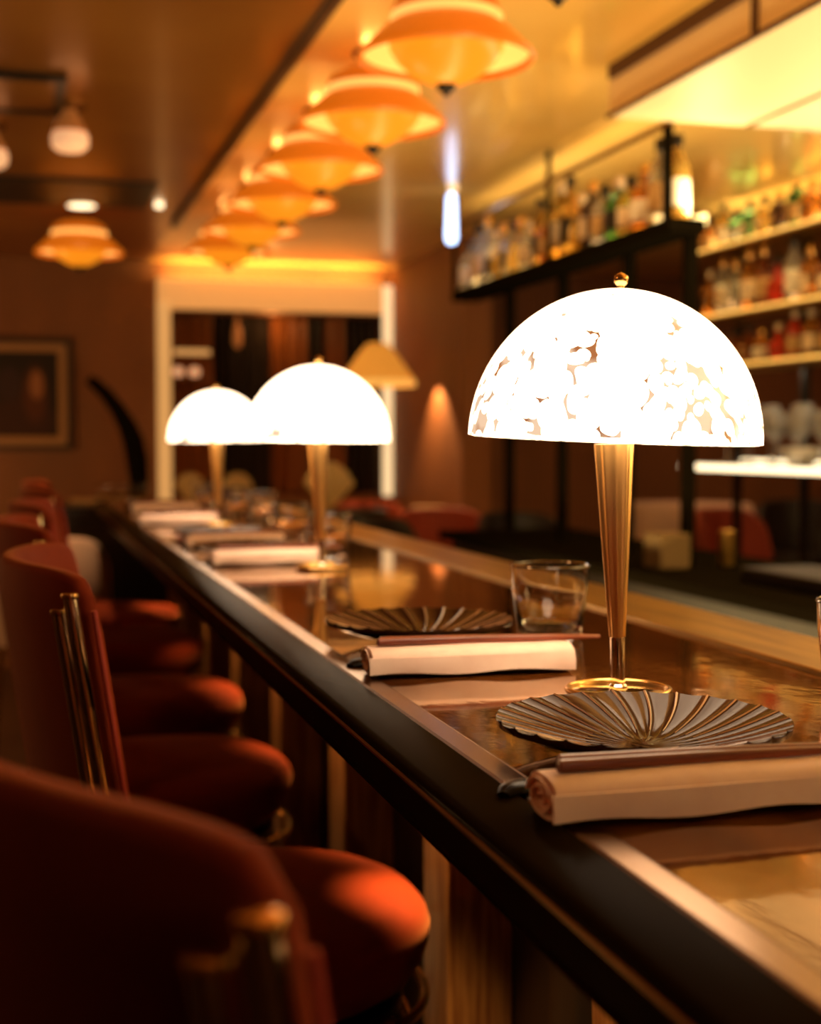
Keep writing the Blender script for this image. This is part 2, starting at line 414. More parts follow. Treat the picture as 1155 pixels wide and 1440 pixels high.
for x, y, l in [(.735, 1.118, 'clear tumbler cut off by the right frame edge, on the bar by the brass strip'), (.592, 1.541, 'clear tumbler, dark reflection painted on its rim, behind the speckled dome lamp'),
                (.60, 3.22, 'clear tumbler just beyond the middle dome lamp'), (.585, 2.73, 'clear tumbler beside the foot of the middle dome lamp'),
                (.640, 4.35, 'clear tumbler beyond the farthest dome lamp'), (.665, 4.02, 'clear tumbler beside the farthest dome lamp'), (.64, 5.1, 'clear tumbler by the far end of the bar')]:
    put(glass0, (x, y, ZT + .0004), 0, l, 'glass', 'water tumblers on the bar')

# ---------------------------------------------------------------- bar stools
def make_stool():
    r = empty('bar_stool')
    def ring(z, rx, ry, n=64, p=2.3):
        o = []
        for k in range(n):
            a = 2 * pi * k / n; c, s = cos(a), sin(a)
            q = (abs(c) ** p + abs(s) ** p) ** (-1 / p)
            o.append((rx * q * c, ry * q * s, z))
        return o
    lay = [(.66, .660), (.80, .664), (.90, .680), (.965, .703), (.995, .725), (1.0, .740), (.985, .753), (.95, .762), (.88, .770), (.72, .776), (.5, .779), (.25, .780), (.06, .7805)]
    MB().rings([ring(z, .232 * s, .225 * s) for s, z in lay]).build('seat', M['velvet'], r, smooth=True, angle=80)
    MB().rings([ring(z, .215 * s, .205 * s) for s, z in [(.9, .636), (.93, .640), (.93, .656), (.72, .662)]]).build('seat_base', M['black_metal'], r, smooth=True)
    MB().tube([(x * 1.0, y, .651) for x, y, z in ring(0, .226, .219)], .006, 8, loop=True).build('seat_ring', M['brass'], r, smooth=True)
    MB().tube([(x * 1.0, y, .615) for x, y, z in ring(0, .205, .198)], .006, 8, loop=True).build('lower_seat_ring', M['brass'], r, smooth=True)
    # curved backrest
    ph = radians(33.7); Rc = .45; zb, zt = .735, 1.190; th = .036; rr = []; nph = 48
    def Rm(z): return .269 - (1.190 - z) * .15
    def bp3(f, q, z):                                # point on the curved back: angle share, outward offset, height
        a = ph * f
        return (-Rm(z) + Rc - (Rc + q) * cos(a), (Rc + q) * sin(a), z)
    for i in range(nph + 1):
        t = -1 + 2 * i / nph; tt = min(abs(t), .9999)
        k = (1 - tt ** 9) ** (1 / 3.); top = zb + (zt - zb) * (.945 + .055 * k); thk = th * (.5 + .5 * k); H = top - zb; nz = 12
        prof = [(thk / 2 * (1 if 0 < j < nz else .7), zb + H * j / nz) for j in range(nz + 1)] + [(thk * .22, top + thk * .22), (-thk * .22, top + thk * .22)]
        prof += [(-thk / 2 * (1 if 0 < j < nz else .7), zb + H * j / nz) for j in range(nz, -1, -1)]
        rr.append([bp3(t, q, z) for q, z in prof])
    MB().rings(rr).build('backrest', M['velvet'], r, smooth=True, angle=70)
    for sg in (-1, 1):
        zs = [.735 + (1.158 - .735) * k / 10 for k in range(11)]
        MB().tube([bp3(sg * 1.035, .004, z) for z in zs], .0032, 8).build('piping', M['piping'], r, smooth=True)
        for da, tz in ((1.02, 1.174), (.935, 1.156)):
            zs = [.66 + (tz - .66) * k / 10 for k in range(11)]
            pts = [bp3(sg * da, .027, z) for z in zs]
            MB().tube(pts, .0076, 16).build('back_tube', M['chrome'], r, smooth=True)
            e = pts[-1]; MB().lathe([(.0074, 0), (.0088, .0006), (.0092, .003), (.0088, .0054), (.0074, .006)], 20, (e[0], e[1], e[2] - .002)).build('tube_cap', M['brass'], r, smooth=True)
    for sx in (-1, 1):
        for sy in (-1, 1):
            MB().tube([(sx * .150, sy * .145, .648), (sx * .172, sy * .165, .30), (sx * .192, sy * .185, 0)], [.017, .0145, .0105], 12).build('leg', M['leg'], r, smooth=True)
    MB().tube([(.176, .168, .26), (.176, -.168, .26)], .009, 10).build('foot_bar', M['brass'], r, smooth=True)
    MB().tube([(-.172, .165, .26), (.172, .165, .26)], .007, 10).build('foot_bar', M['brass'], r, smooth=True)
    MB().tube([(-.172, -.165, .26), (.172, -.165, .26)], .007, 10).build('foot_bar', M['brass'], r, smooth=True)
    MB().tube([(.155, .15, .56), (-.155, -.15, .56)], .006, 8).build('cross_bar', M['brass'], r, smooth=True)
    MB().tube([(.155, -.15, .572), (-.155, .15, .572)], .006, 8).build('cross_bar', M['brass'], r, smooth=True)
    return r
st = make_stool()
for i, (x, y, rz, l) in enumerate([
        (.212, .764, radians(14), 'rust red velvet bar stool at the near end, its curved back filling the lower corner'),
        (.258, 1.735, 0, 'rust red velvet bar stool with a brightly lit seat tip, second along the bar'),
        (.232, 2.52, .03, 'rust red velvet bar stool with brass rings under its dim seat, third along the bar'),
        (.258, 3.25, -.04, 'dark velvet bar stool with its back hidden behind another, fourth along the bar'),
        (.285, 4.15, .03, 'rust red velvet bar stool, fifth along the bar'),
        (.290, 4.85, 0, 'rust red velvet bar stool glowing orange near the far end, sixth along the bar')]):
    o = st if i == 0 else copy_tree(st)
    o.location = (x, y, 0); o.rotation_euler = (0, 0, rz); tag(o, l, 'bar stool', 'velvet bar stools along the bar')
# the puck lights fixed under the bar overhang
ordn = ['first', 'second', 'third', 'fourth', 'fifth', 'sixth', 'seventh', 'eighth']
def puck(x, y, e, l, ang=115):
    p = MB().lathe([(.022, 0), (.022, .010)], 24).build('under_bar_light', M['brass'], None, smooth=True)
    p.location = (x, y, 1.039)
    tag(p, l, 'light', 'small lights under the bar edge')
    MB().lathe([(.017, -.0012), (.017, .001)], 20).build('lens', M['warm_led'], p)
    light('puck_beam', 'SPOT', (x, y, 1.034), e, (1, .56, .20), (0, 0, 0), .02, spot=radians(ang), blend=.9)
M['warm_led'] = mat('warm_led', (1, .7, .4), .5, emis=(1, .55, .22), es=5)
M['blue_glow'] = mat('cool_glow', (.8, .9, 1), .5, emis=(.42, .62, 1.), es=4)  # glow colour of the tube that stands in for a bluish reflection
M['yellow_led'] = mat('yellow_led', (1, .9, .5), .5, emis=(1, .50, .09), es=1.25)
M['shelf_led'] = mat('shelf_led', (1, .9, .5), .5, emis=(1, .72, .26), es=5)
M['white_led'] = mat('warm_white_led', (1, .9, .7), .5, emis=(1, .80, .48), es=2.6)
puck(.487, 1.67, 24.0, 'small brass puck light under the bar edge above the brightly lit stool seat', 58)
puck(.475, 4.80, 9.0, 'small brass puck light under the bar edge above the glowing far stool', 62)
for k, y in enumerate((.57, 1.21, 1.84, 2.49, 3.14, 3.78, 4.42)):
    p = puck(.532, y + .062, 14, 'small puck light under the bar by the %s pilaster from the near end' % ordn[k + 1], 75)

# ---------------------------------------------------------------- pendants
def amber(name, c, s, b=(.8, .3, .05)):
    return mat(name, b, .35, emis=c, es=s)
M['am_top'] = amber('amber_glass_upper', (1., .20, .008), .42, (.45, .12, .01))
M['am_bowl'] = amber('amber_glass_bowl', (1., .30, .010), .80, (.5, .15, .01))
M['am_brim'] = amber('amber_glass_brim', (1., .20, .006), .52, (.45, .12, .01))
M['am_hot'] = amber('amber_glass_glow', (1., .45, .10), 1.35, (.6, .3, .05))
def make_pendant():
    r = empty('pendant_lamp')                      # origin at the ceiling
    D = -CEIL
    def zz(h): return h - CEIL                      # heights above the floor
    def shell(prof, th=.003):
        inner = [(x - th, z - th * .5) for x, z in prof][::-1]
        mb = MB(); mb.rings([[(x * cos(2 * pi * k / 56), x * sin(2 * pi * k / 56), zz(z)) for k in range(56)] for x, z in prof + inner], cap=False, loop=True); return mb
    shell([(.03, 2.352), (.085, 2.345), (.118, 2.325), (.128, 2.300)]).build('crown', M['am_top'], r, smooth=True)
    shell([(.126, 2.300), (.130, 2.295), (.128, 2.283), (.122, 2.278)]).build('light_band', M['am_hot'], r, smooth=True)
    shell([(.122, 2.282), (.150, 2.262), (.180, 2.232), (.200, 2.212), (.204, 2.204), (.200, 2.198)]).build('brim', M['am_brim'], r, smooth=True)
    MB().lathe([(.125, 2.245 - CEIL), (.190, 2.214 - CEIL), (.190, 2.212 - CEIL), (.125, 2.236 - CEIL)], 56, cap=False).build('brim_glow', M['am_hot'], r, smooth=True)
    MB().lathe([(x, zz(z)) for x, z in [(.132, 2.236), (.130, 2.222), (.112, 2.195), (.080, 2.166), (.045, 2.148), (.018, 2.141)]], 56).build('bowl', M['am_bowl'], r, smooth=True)
    MB().lathe([(x, zz(z)) for x, z in [(.018, 2.148), (.024, 2.142), (.020, 2.132), (.010, 2.126), (.006, 2.118)]], 24).build('finial', M['black_metal'], r, smooth=True)
    MB().lathe([(.006, zz(2.35)), (.006, -.012)], 12).build('stem', M['bronze'], r, smooth=True)
    MB().lathe([(.05, -.014), (.055, -.010), (.055, -.0005)], 24).build('ceiling_rose', M['bronze'], r, smooth=True)
    return r
pen = make_pendant()
ordn = ['first', 'second', 'third', 'fourth', 'fifth', 'sixth', 'seventh']
for i in range(7):
    o = pen if i == 0 else copy_tree(pen)
    o.location = (.952, 2.452 + .70 * i, CEIL - .0005)
    tag(o, 'amber glass pendant lamp over the bar, %s of the row from the near end' % ordn[i], 'pendant lamp', 'amber pendants over the bar')
o = copy_tree(pen); o.location = (.284, 6.83, CEIL - .0005); o['label'] = 'lone amber glass pendant lamp above the framed portrait, apart from the row'

# small ceiling fixtures, and glows standing in for reflections
def downlight(x, y, r, m, l, z=CEIL):
    d = MB().lathe([(r * 1.25, -.006), (r * 1.25, -.0005)], 28).build('downlight', M['brass'], None); d.location = (x, y, z)
    tag(d, l, 'light'); MB().lathe([(r, -.009), (r, -.005)], 28).build('lens', m, d)
downlight(.285, 6.56, .060, M['white_led'], 'round recessed downlight glowing above the lone pendant', CEIL - .0122)
def reflection_glow(x, y, l, k=1.):  # glowing stand-in for a lampshade reflected in the glossy ceiling
    t = empty('reflected_lamp_glow', (x, y, CEIL), 0, l, 'reflection glow')
    MB().lathe([(.05, -.015), (.05, -.0005)], 24).build('mount', M['bronze'], t)
    MB().lathe([(.020, -.014), (.038, -.05), (.056, -.085)], 28).build('hood', M['am_brim_dim'], t, smooth=True)
    MB().lathe([(.052, -.085), (.060, -.10), (.058, -.13), (.040, -.145), (.015, -.15)], 28).build('globe', M['peach'], t, smooth=True)
M['am_brim_dim'] = mat('bronze_glass', (.4, .15, .04), .4, emis=(1, .30, .06), es=.16)
M['peach'] = mat('peach_glass', (.9, .6, .4), .5, emis=(1, .50, .24), es=.62)
reflection_glow(.17, 4.70, 'peach ceiling glow standing in for a reflected lamp beside the air unit')
reflection_glow(-.08, 5.05, 'peach ceiling glow standing in for a reflected lamp half cut by the frame edge')
downlight(.16, 5.05, .03, M['white_led'], 'small added downlight brightening the pale pink chair')  # added fitting, put here to brighten the pale chair
d = MB().lathe([(.018, -.02), (.018, -.0005)], 16).build('ceiling_indicator', M['white_led']); d.location = (.621, 6.5, CEIL - .012 * 0)
tag(d, 'tiny bright point of light on the ceiling where the dark slot meets the trim', 'light')
# bluish glowing tube standing in for a reflection in the ceiling
b_ = MB().box(1.755, 1.797, 5.78, 5.82, 2.375, CEIL - .0005).build('blue_reflection_tube', M['chrome']); tag(b_, 'slim bluish white glow standing in for a reflection at the end of the bottle shelf', 'light')
MB().tube([(1.776, 5.8, 2.376), (1.776, 5.8, 2.36), (1.776, 5.8, 2.19), (1.776, 5.8, 2.165)], [.010, .020, .026, .018], 16).build('tube', M['blue_glow'], b_, smooth=True)

# ---------------------------------------------------------------- lit niche in the far wall
M['niche_wood'] = mat('niche_wood', (.28, .09, .02), .4); M['niche_dark'] = mat('niche_dark', (.020, .012, .008), .5)
M['niche_strip'] = mat('niche_light_strip', (.3, .2, .1), .5, emis=(1, .48, .14), es=.62)
M['niche_strip_pale'] = mat('pale_niche_strip', (.3, .2, .1), .5, emis=(1, .68, .34), es=1.1)
M['niche_soft'] = mat('niche_soft_band', (.3, .2, .1), .5, emis=(1, .42, .11), es=.60)
ni = empty('lit_wall_niche', (1.535, 8.6, 1.0), 0, 'tall lit niche in the far wall with a glowing frame and dark curtain panels', 'wall niche')
def np_(mb, name, m, **k):
    o = mb.build(name, m, None, **k); o.parent = ni; o.matrix_parent_inverse = Matrix.Translation((-1.535, -8.6, -1.0)); return o
np_(MB().box(.85, 2.22, 8.86, 8.88, 1.0, 2.11), 'back_panel', M['niche_dark'])
np_(MB().box(.800, .880, 8.56, 8.60, .96, 2.16), 'light_strip', M['niche_strip'], bevel=.01)
np_(MB().box(2.185, 2.275, 8.56, 8.60, .99, 2.29), 'light_strip', M['niche_strip_pale'], bevel=.01)
np_(MB().box(.80, 2.185, 8.57, 8.60, 2.115, 2.30), 'light_band', M['niche_soft'], bevel=.01)
random.seed(5)
xs = [.90, 1.02, 1.165, 1.25, 1.38, 1.52, 1.62, 1.76, 1.86, 2.0, 2.09, 2.19]
for i, (xa, xb) in enumerate(zip(xs, xs[1:])):
    m = M['niche_wood'] if i in (0, 1, 5, 6, 8) else M['niche_dark']
    rr = []
    for s_ in range(17):
        x = xa + (xb - xa) * s_ / 16 * .96; y = 8.80 + .018 * sin(s_ / 16 * 4 * pi)
        rr.append([(x, y, 1.01), (x, y, 2.10), (x, y + .012, 2.10), (x, y + .012, 1.01)])
    np_(MB().rings(rr), 'curtain_panel', m, smooth=True)
for z in (1.86, 1.72): np_(MB().box(.90, 1.14, 8.70, 8.79, z - .012, z), 'shelf', M['niche_wood'])
np_(MB().box(.91, 1.13, 8.69, 8.70, 1.852, 1.885), 'light_strip', M['niche_strip'])
light('niche_glow', 'POINT', (1.5, 8.66, 2.04), 1.6, (1, .5, .16), size=.04)
for x, z in [(.94, 1.725), (1.04, 1.725)]:
    np_(MB().lathe([(.026, 0), (.034, .02), (.030, .045), (.012, .055)], 16, (x, 8.74, z)), 'candle_light', M['peach'], smooth=True)
np_(MB().lathe([(.012, 0), (.026, .03), (.026, .10), (.01, .16), (.006, .2)], 16, (1.30, 8.72, 1.9)), 'hanging_light', M['peach2'] if 'peach2' in M else M['am_brim_dim'], smooth=True)

# ---------------------------------------------------------------- portrait, sculpture, sideboard
M['frame'] = mat('dark_frame', (.035, .016, .006), .4); M['mount'] = mat('tan_mount', (.42, .22, .09), .7)
M['canvas'] = mat('dark_portrait', (.03, .015, .01), .8)
def canvas_mat():
    m = M['canvas']; t, b, N, L = nodes(m)
    tc = N('ShaderNodeTexCoord')
    def blob(cx, cz, rx, rz, c, prev):
        mp = N('ShaderNodeMapping'); mp.inputs['Location'].default_value = (-cx / rx, 0, -cz / rz); mp.inputs['Scale'].default_value = (1 / rx, 0, 1 / rz)
        L(tc.outputs['Object'], mp.inputs['Vector']); ln = N('ShaderNodeVectorMath'); ln.operation = 'LENGTH'; L(mp.outputs[0], ln.inputs[0])
        mr = N('ShaderNodeMapRange'); mr.inputs[1].default_value = 1.15; mr.inputs[2].default_value = .75; L(ln.outputs['Value'], mr.inputs[0])
        mx = N('ShaderNodeMix'); mx.data_type = 'RGBA'; L(mr.outputs[0], mx.inputs[0]); mx.inputs[7].default_value = (*c, 1)
        if isinstance(prev, tuple): mx.inputs[6].default_value = (*prev, 1)
        else: L(prev, mx.inputs[6])
        return mx.outputs[2]
    c = blob(.0, -.16, .20, .16, (.05, .018, .012), (.022, .014, .010))
    c = blob(.075, .00, .072, .17, (.10, .03, .012), c)
    c = blob(.085, .055, .040, .085, (.36, .15, .065), c)
    c = blob(-.07, .06, .07, .10, (.045, .022, .022), c)
    L(c, b.inputs['Base Color'])
canvas_mat()
pc = empty('framed_portrait', (.02, 8.585, 1.602), 0, 'framed dark portrait with a tan mount on the brown wall', 'picture')
def frame(mb, w, h, t, y0, y1):
    return mb.box(-w, w, y0, y1, h - t, h).box(-w, w, y0, y1, -h, -h + t).box(-w, -w + t, y0, y1, -h + t, h - t).box(w - t, w, y0, y1, -h + t, h - t)
frame(MB(), .285, .325, .032, -.030, .010).build('frame', M['frame'], pc, bevel=.004)
frame(MB(), .253, .293, .045, -.012, .008).build('mount', M['mount'], pc)
MB().box(-.210, .210, -.006, .006, -.250, .250).build('canvas', M['canvas'], pc)
M['pale'] = mat('pale_stone', (.62, .42, .20), .5)
sb = empty('sideboard', (.50, 8.22, 0), 0, 'dark sideboard with a pale top against the brown far wall', 'sideboard')
MB().box(-.22, .19, -.16, .20, .95, 1.0).build('top', M['pale'], sb, bevel=.004)
MB().box(-.20, .17, -.13, .19, 0, .95).build('body', M['panel'], sb)
MB().box(-.19, -.02, -.145, -.13, .12, .92).build('door', M['panel'], sb); MB().box(0, .16, -.145, -.13, .12, .92).build('door', M['panel'], sb)
hs = [(.20, 0), (.205, .10), (.195, .22), (.175, .33), (.14, .42), (.09, .51), (.03, .59), (-.03, .65), (-.07, .68)]
hr = [.045, .055, .062, .060, .052, .044, .038, .034, .026]
sc_ = MB().tube([(x, 0, z) for x, z in hs], hr, 20).build('horn_sculpture', M['matte_black'], None, smooth=True); sc_.location = (.455, 8.25, 1.001)
tag(sc_, 'tall dark curved horn sculpture standing on the pale topped sideboard', 'sculpture')
for i, x in enumerate((.46, .557, .655)):
    o = copy_tree(glass0); o.location = (x - .0, 8.12, 1.001); o.rotation_euler = (0, 0, 0)
    tag(o, 'clear tumbler on the sideboard, %s from the portrait side' % ordn[i], 'glass', 'tumblers on the sideboard')
    o['group'] = 'tumblers on the sideboard'

# ---------------------------------------------------------------- dining room furniture behind
M['cloth'] = mat('pale_cloth', (.70, .50, .42), .8); M['red_uph'] = mat('red_upholstery', (.28, .035, .014), .7, sheen=.3, sheen_tint=(1, .3, .1))
M['dark_uph'] = mat('black_leather', (.015, .010, .008), .45)
M['pink_uph'] = mat('pale_pink_velvet', (.85, .60, .46), .7)
def make_chair(name, um):
    r = empty(name)
    n = 24
    MB().lathe([(.20, .60), (.235, .61), (.24, .65), (.22, .685), (.12, .695)], 32).build('seat', um, r, smooth=True)
    rr = []
    for i in range(n + 1):
        a = radians(-80) + radians(160) * i / n; t = abs(-1 + 2 * i / n)
        top = .74 + .25 * (1 - min(t, .999) ** 4) ** .5
        rr.append([(-q * cos(a), q * sin(a), z) for q, z in [(.235, .60), (.255, .75), (.265, top - .02), (.252, top), (.235, top - .01), (.22, .75), (.205, .62)]])
    MB().rings(rr).build('backrest', um, r, smooth=True)
    for sx in (-1, 1):
        for sy in (-1, 1):
            MB().tube([(sx * .14, sy * .14, .61), (sx * .18, sy * .18, 0)], [.014, .010], 10).build('leg', M['brass'], r, smooth=True)
    return r
chairs = [('red_uph', (2.06, 6.80, 0), -1.6, 'red upholstered tub chair by the tan wall beyond the bar'),
          ('red_uph', (1.80, 7.68, 0), -2.2, 'red upholstered tub chair below the cone shaded lamp'),
          ('dark_uph', (1.44, 6.05, 0), -1.9, 'black tub chair just past the far end of the bar'),
          ('dark_uph', (2.32, 6.25, 0), -1.3, 'black tub chair near the end of the bottle shelf posts'),
          ('dark_uph', (1.16, 6.6, 0), -1.5, 'black tub chair in front of the lit niche'),
          ('dark_uph', (.50, 7.6, 0), 1.5, 'black tub chair in front of the sideboard'),
          ('pink_uph', (.065, 5.42, 0), 1.57, 'pale pink tub chair past the stools beside the bar'),
          ('dark_uph', (4.30, 7.2, 0), -1.8, 'black tub chair beside the pale clothed table in the back room'),
          ('red_uph', (3.50, 6.38, 0), -1.2, 'dark red tub chair in front of the pale clothed table in the back room'),
          ('dark_uph', (4.25, 6.45, 0), -1.5, 'black tub chair farthest along the back room')]
proto = {}
for um, loc, rz, l in chairs:
    if um not in proto: o = proto[um] = make_chair('tub_chair', M[um])
    else: o = copy_tree(proto[um])
    o.location = loc; o.rotation_euler = (0, 0, rz); tag(o, l, 'chair', 'tub chairs in the dining room')
def make_table(loc, w, l, topm, h=.98):
    t = empty('dining_table', loc, 0, l, 'table', 'high dining tables in the room')
    MB().lathe([(w, h - .03), (w + .004, h - .015), (w, h)], 40).build('tabletop', topm, t, smooth=True)
    MB().lathe([(.03, .03), (.026, h - .03)], 20).build('column', M['black_metal'], t, smooth=True)
    MB().lathe([(min(w, .22), 0), (min(w, .22), .012), (.03, .035)], 32).build('foot', M['black_metal'], t, smooth=True)
    return t
make_table((1.56, 7.10, 0), .26, 'round high table holding the fan folded napkin', M['black'])
make_table((1.05, 8.15, 0), .30, 'round high table right in front of the lit niche', M['black'])
make_table((2.10, 7.30, 0), .09, 'small pale topped high table by the red tub chair', M['pale'])
make_table((3.55, 7.15, 0), .34, 'round table with a pale cloth top in the back room', M['cloth'])
cl = MB(); rr = []
for z, R in [(.70, .40), (.80, .385), (.93, .36), (.978, .352), (.985, .345), (.985, .01)]:
    rr.append([((R + .018 * sin(9 * a) * (1 - (z - .7) / .285)) * cos(a), (R + .018 * sin(9 * a) * (1 - (z - .7) / .285)) * sin(a), z) for a in [2 * pi * k / 72 for k in range(72)]])
cl.rings([[(x * 1.0, y, z + .001) for x, y, z in q] for q in rr], cap=False); o = cl.build('tablecloth', M['cloth'], None, smooth=True); o.location = (3.55, 7.15, 0); tag(o, 'pale pink cloth draped over the round table in the back room', 'tablecloth')
def make_fan():
    mb = MB(); rr = []; n = 12
    for i in range(n + 1):
        a = radians(-62) + radians(124) * i / n; y = .012 * (1 if i % 2 else -1)
        rr.append([(0 + .012 * sin(a), y * .2, .004), (.075 * sin(a), y, .05 + .045 * cos(a)), (.125 * sin(a) * .8, y, .14 * cos(a) + .03), (.125 * sin(a) * .8, y + .002, .14 * cos(a) + .03), (.075 * sin(a), y + .002, .05 + .045 * cos(a)), (.012 * sin(a), y * .2 + .002, .004)])
    return mb.rings(rr).build('folded_napkin', M['fan'], None)
M['fan'] = mat('cream_linen', (.82, .66, .36), .8)
fan0 = make_fan()
for i, (x, y, l, s, z) in enumerate([(1.49, 6.95, 'cream napkin folded into a peak beyond the middle dome lamp', 1.45, .981), (.93, 8.07, 'cream napkin folded into a peak under the niche light strip', 1.0, .981), (1.20, 8.07, 'cream napkin folded into a peak below the niche curtains', 1.0, .981)]):
    o = fan0 if i == 0 else copy_tree(fan0); o.location = (x, y, z); o.scale = (s, s, s); tag(o, l, 'napkin', 'folded napkins on the dining tables')

# cone shaded lamp standing near the side wall
M['cone'] = mat('amber_parchment', (.7, .4, .1), .6, emis=(1, .36, .04), es=.55)
M['cone_in'] = mat('lit_lining', (.9, .6, .2), .6, emis=(1, .50, .10), es=.75)
sv = empty('service_cabinet', (.42, 5.92, 0), 0, 'black service cabinet standing beyond the far end of the bar', 'cabinet')
MB().box(-.26, .16, -.20, .20, 1.045, 1.072).build('top', M['black'], sv, bevel=.003)
MB().box(-.25, .15, -.185, .19, 0, 1.045).build('body', M['black'], sv)
MB().box(-.24, -.055, -.20, -.185, .06, 1.0).build('door', M['black'], sv); MB().box(-.045, .14, -.20, -.185, .06, 1.0).build('door', M['black'], sv)
cl_ = empty('cone_floor_lamp', (1.955, 7.8, 0), 0, 'floor lamp with an amber cone shade in front of the niche frame', 'lamp')
pr = [(.055, 1.878), (.10, 1.83), (.212, 1.672)]
mb = MB(); mb.rings([[(x * cos(2 * pi * k / 48), x * sin(2 * pi * k / 48), z) for k in range(48)] for x, z in pr + [(x - .004, z - .003) for x, z in pr[::-1]]], cap=False, loop=True)
mb.build('shade', M['cone'], cl_, smooth=True)
MB().lathe([(.212, 1.673), (.216, 1.670), (.216, 1.640), (.208, 1.640)], 48, cap=False).build('shade_band', M['cone_in'], cl_, smooth=True)
MB().lathe([(.010, .02), (.010, 1.86)], 12).build('pole', M['black_metal'], cl_, smooth=True); MB().lathe([(.12, 0), (.12, .015), (.02, .03)], 28).build('foot', M['black_metal'], cl_, smooth=True)
light('cone_lamp_bulb', 'SPOT', (2.10, 7.55, 1.70), 30, (1, .58, .24), (0, radians(-14), 0), .02, spot=radians(96), blend=.25)

# ---------------------------------------------------------------- back bar: shelves, posts, counter, bottles
bc = empty('back_counter', (2.05, 3.2, 0), 0, 'low black work counter behind the bar', 'counter')
def bcp(mb, name, m, **k):
    o = mb.build(name, m, None, **k); o.parent = bc; o.matrix_parent_inverse = Matrix.Translation((-2.05, -3.2, 0)); return o
bcp(MB().box(1.75, 2.35, .6, 5.9, .91, .945), 'worktop', M['matte_black'], bevel=.003)
bcp(MB().box(1.80, 2.30, .65, 5.85, .0, .91), 'body', M['panel'])
M['tan'] = mat('tan_box', (.16, .10, .035), .7)
tb = MB().box(1.85, 1.95, 3.90, 4.02, .946, 1.05).build('tan_box', M['tan'], None, bevel=.004); tag(tb, 'small tan box on the black work counter', 'box')
t2 = MB().box(2.06, 2.10, 3.90, 3.94, .946, 1.06).build('brass_canister', M['brass_strip'], None, bevel=.006); tag(t2, 'narrow brass canister beside the tan box on the work counter', 'canister')
for i, (x, y, w, h) in enumerate([(2.02, 3.3, .22, .04), (2.05, 2.75, .20, .05)]):
    q = MB().box(x - w / 2, x + w / 2, y - w, y + w, .946, .946 + h).build('bar_tray', M['black_metal'], None, bevel=.006)
    tag(q, ['dark metal tray on the work counter by the tan box', 'dark metal tray near the right end of the work counter'][i], 'tray', 'trays on the work counter')

su = empty('bottle_shelf', (1.98, 4.95, 0), 0, 'long black shelf of bottles hung on posts behind the bar', 'shelf unit')
def sp(mb, name, m, **k):
    o = mb.build(name, m, None, **k); o.parent = su; o.matrix_parent_inverse = Matrix.Translation((-1.98, -4.95, 0)); return o
sp(MB().box(1.885, 2.005, 3.93, 6.15, 1.955, 2.000), 'shelf_board', M['matte_black'], bevel=.002)
sp(MB().box(1.885, 1.897, 3.94, 6.13, 2.275, 2.290), 'top_rail', M['bronze'])
sp(MB().box(2.0055, 2.0130, 3.94, 6.13, 1.985, 2.016), 'light_strip', M['shelf_led'])
for y in (5.62, 5.02, 4.42, 3.97):
    sp(MB().box(1.965, 2.0, y, y + .035, .945, 1.955), 'post', M['matte_black'])
sp(MB().box(1.886, 1.90, 3.94, 3.985, 2.0, CEIL), 'hanger', M['matte_black']); sp(MB().box(1.886, 1.90, 6.12, 6.14, 2.0, CEIL), 'hanger', M['matte_black'])
sp(MB().box(1.886, 1.90, 4.95, 4.97, 2.0, CEIL), 'hanger', M['matte_black'])

su2 = empty('backlit_bottle_shelves', (3.1, 5.2, 0), 0, 'three tiers of glowing brass shelves with bottles above a lit glass shelf', 'shelf unit')
def sp2(mb, name, m, **k):
    o = mb.build(name, m, None, **k); o.parent = su2; o.matrix_parent_inverse = Matrix.Translation((-3.1, -5.2, 0)); return o
ya, yb = 4.1, 6.05
for z in (2.195, 1.895, 1.665):
    sp2(MB().box(3.0, 3.22, ya, yb, z - .022, z), 'shelf_board', M['brass_strip'], bevel=.002)
    sp2(MB().box(2.992, 3.0, ya, yb, z - .010, z + .001), 'front_light', M['yellow_led'])
    sp2(MB().box(3.205, 3.217, ya, yb, z + .001, z + .012), 'light_strip', M['yellow_led'])
sp2(MB().box(2.98, 3.30, ya, yb, 1.205, 1.228), 'glass_shelf', M['brass_strip'], bevel=.003)
sp2(MB().box(2.968, 2.982, ya, yb, 1.200, 1.226), 'front_light', M['white_led'])
sp2(MB().box(3.26, 3.29, ya, yb, 1.229, 1.245), 'light_strip', M['white_led'])
for y in (6.01, 5.42, 4.8):
    sp2(MB().box(3.235, 3.265, y, y + .035, 0, CEIL), 'post', M['black'])
M['backwall'] = mat('shelf_back', (.10, .045, .015), .5)
light('shelf_glow', 'AREA', (3.12, 5.1, 2.05 - .02), 1.0, (1, .62, .2), (0, 0, 0), .15, 1.8)
light('shelf_glow', 'AREA', (3.14, 5.1, 1.64), 2.2, (1, .75, .45), (0, 0, 0), .15, 1.8)
light('shelf_up', 'AREA', (1.998, 4.95, 2.03), 20, (1, .72, .34), (pi, radians(-35), 0), .04, 2.3)
light('soffit_fill', 'AREA', (2.70, 1.6, 1.75), 115, (1, .76, .46), (pi, 0, 0), .5, 4.2)  # added uplight without a fixture, brightens the soffit
light('shelf_up_rear', 'AREA', (3.12, 5.1, 2.21), 14, (1, .72, .30), (pi, 0, 0), .1, 1.8)

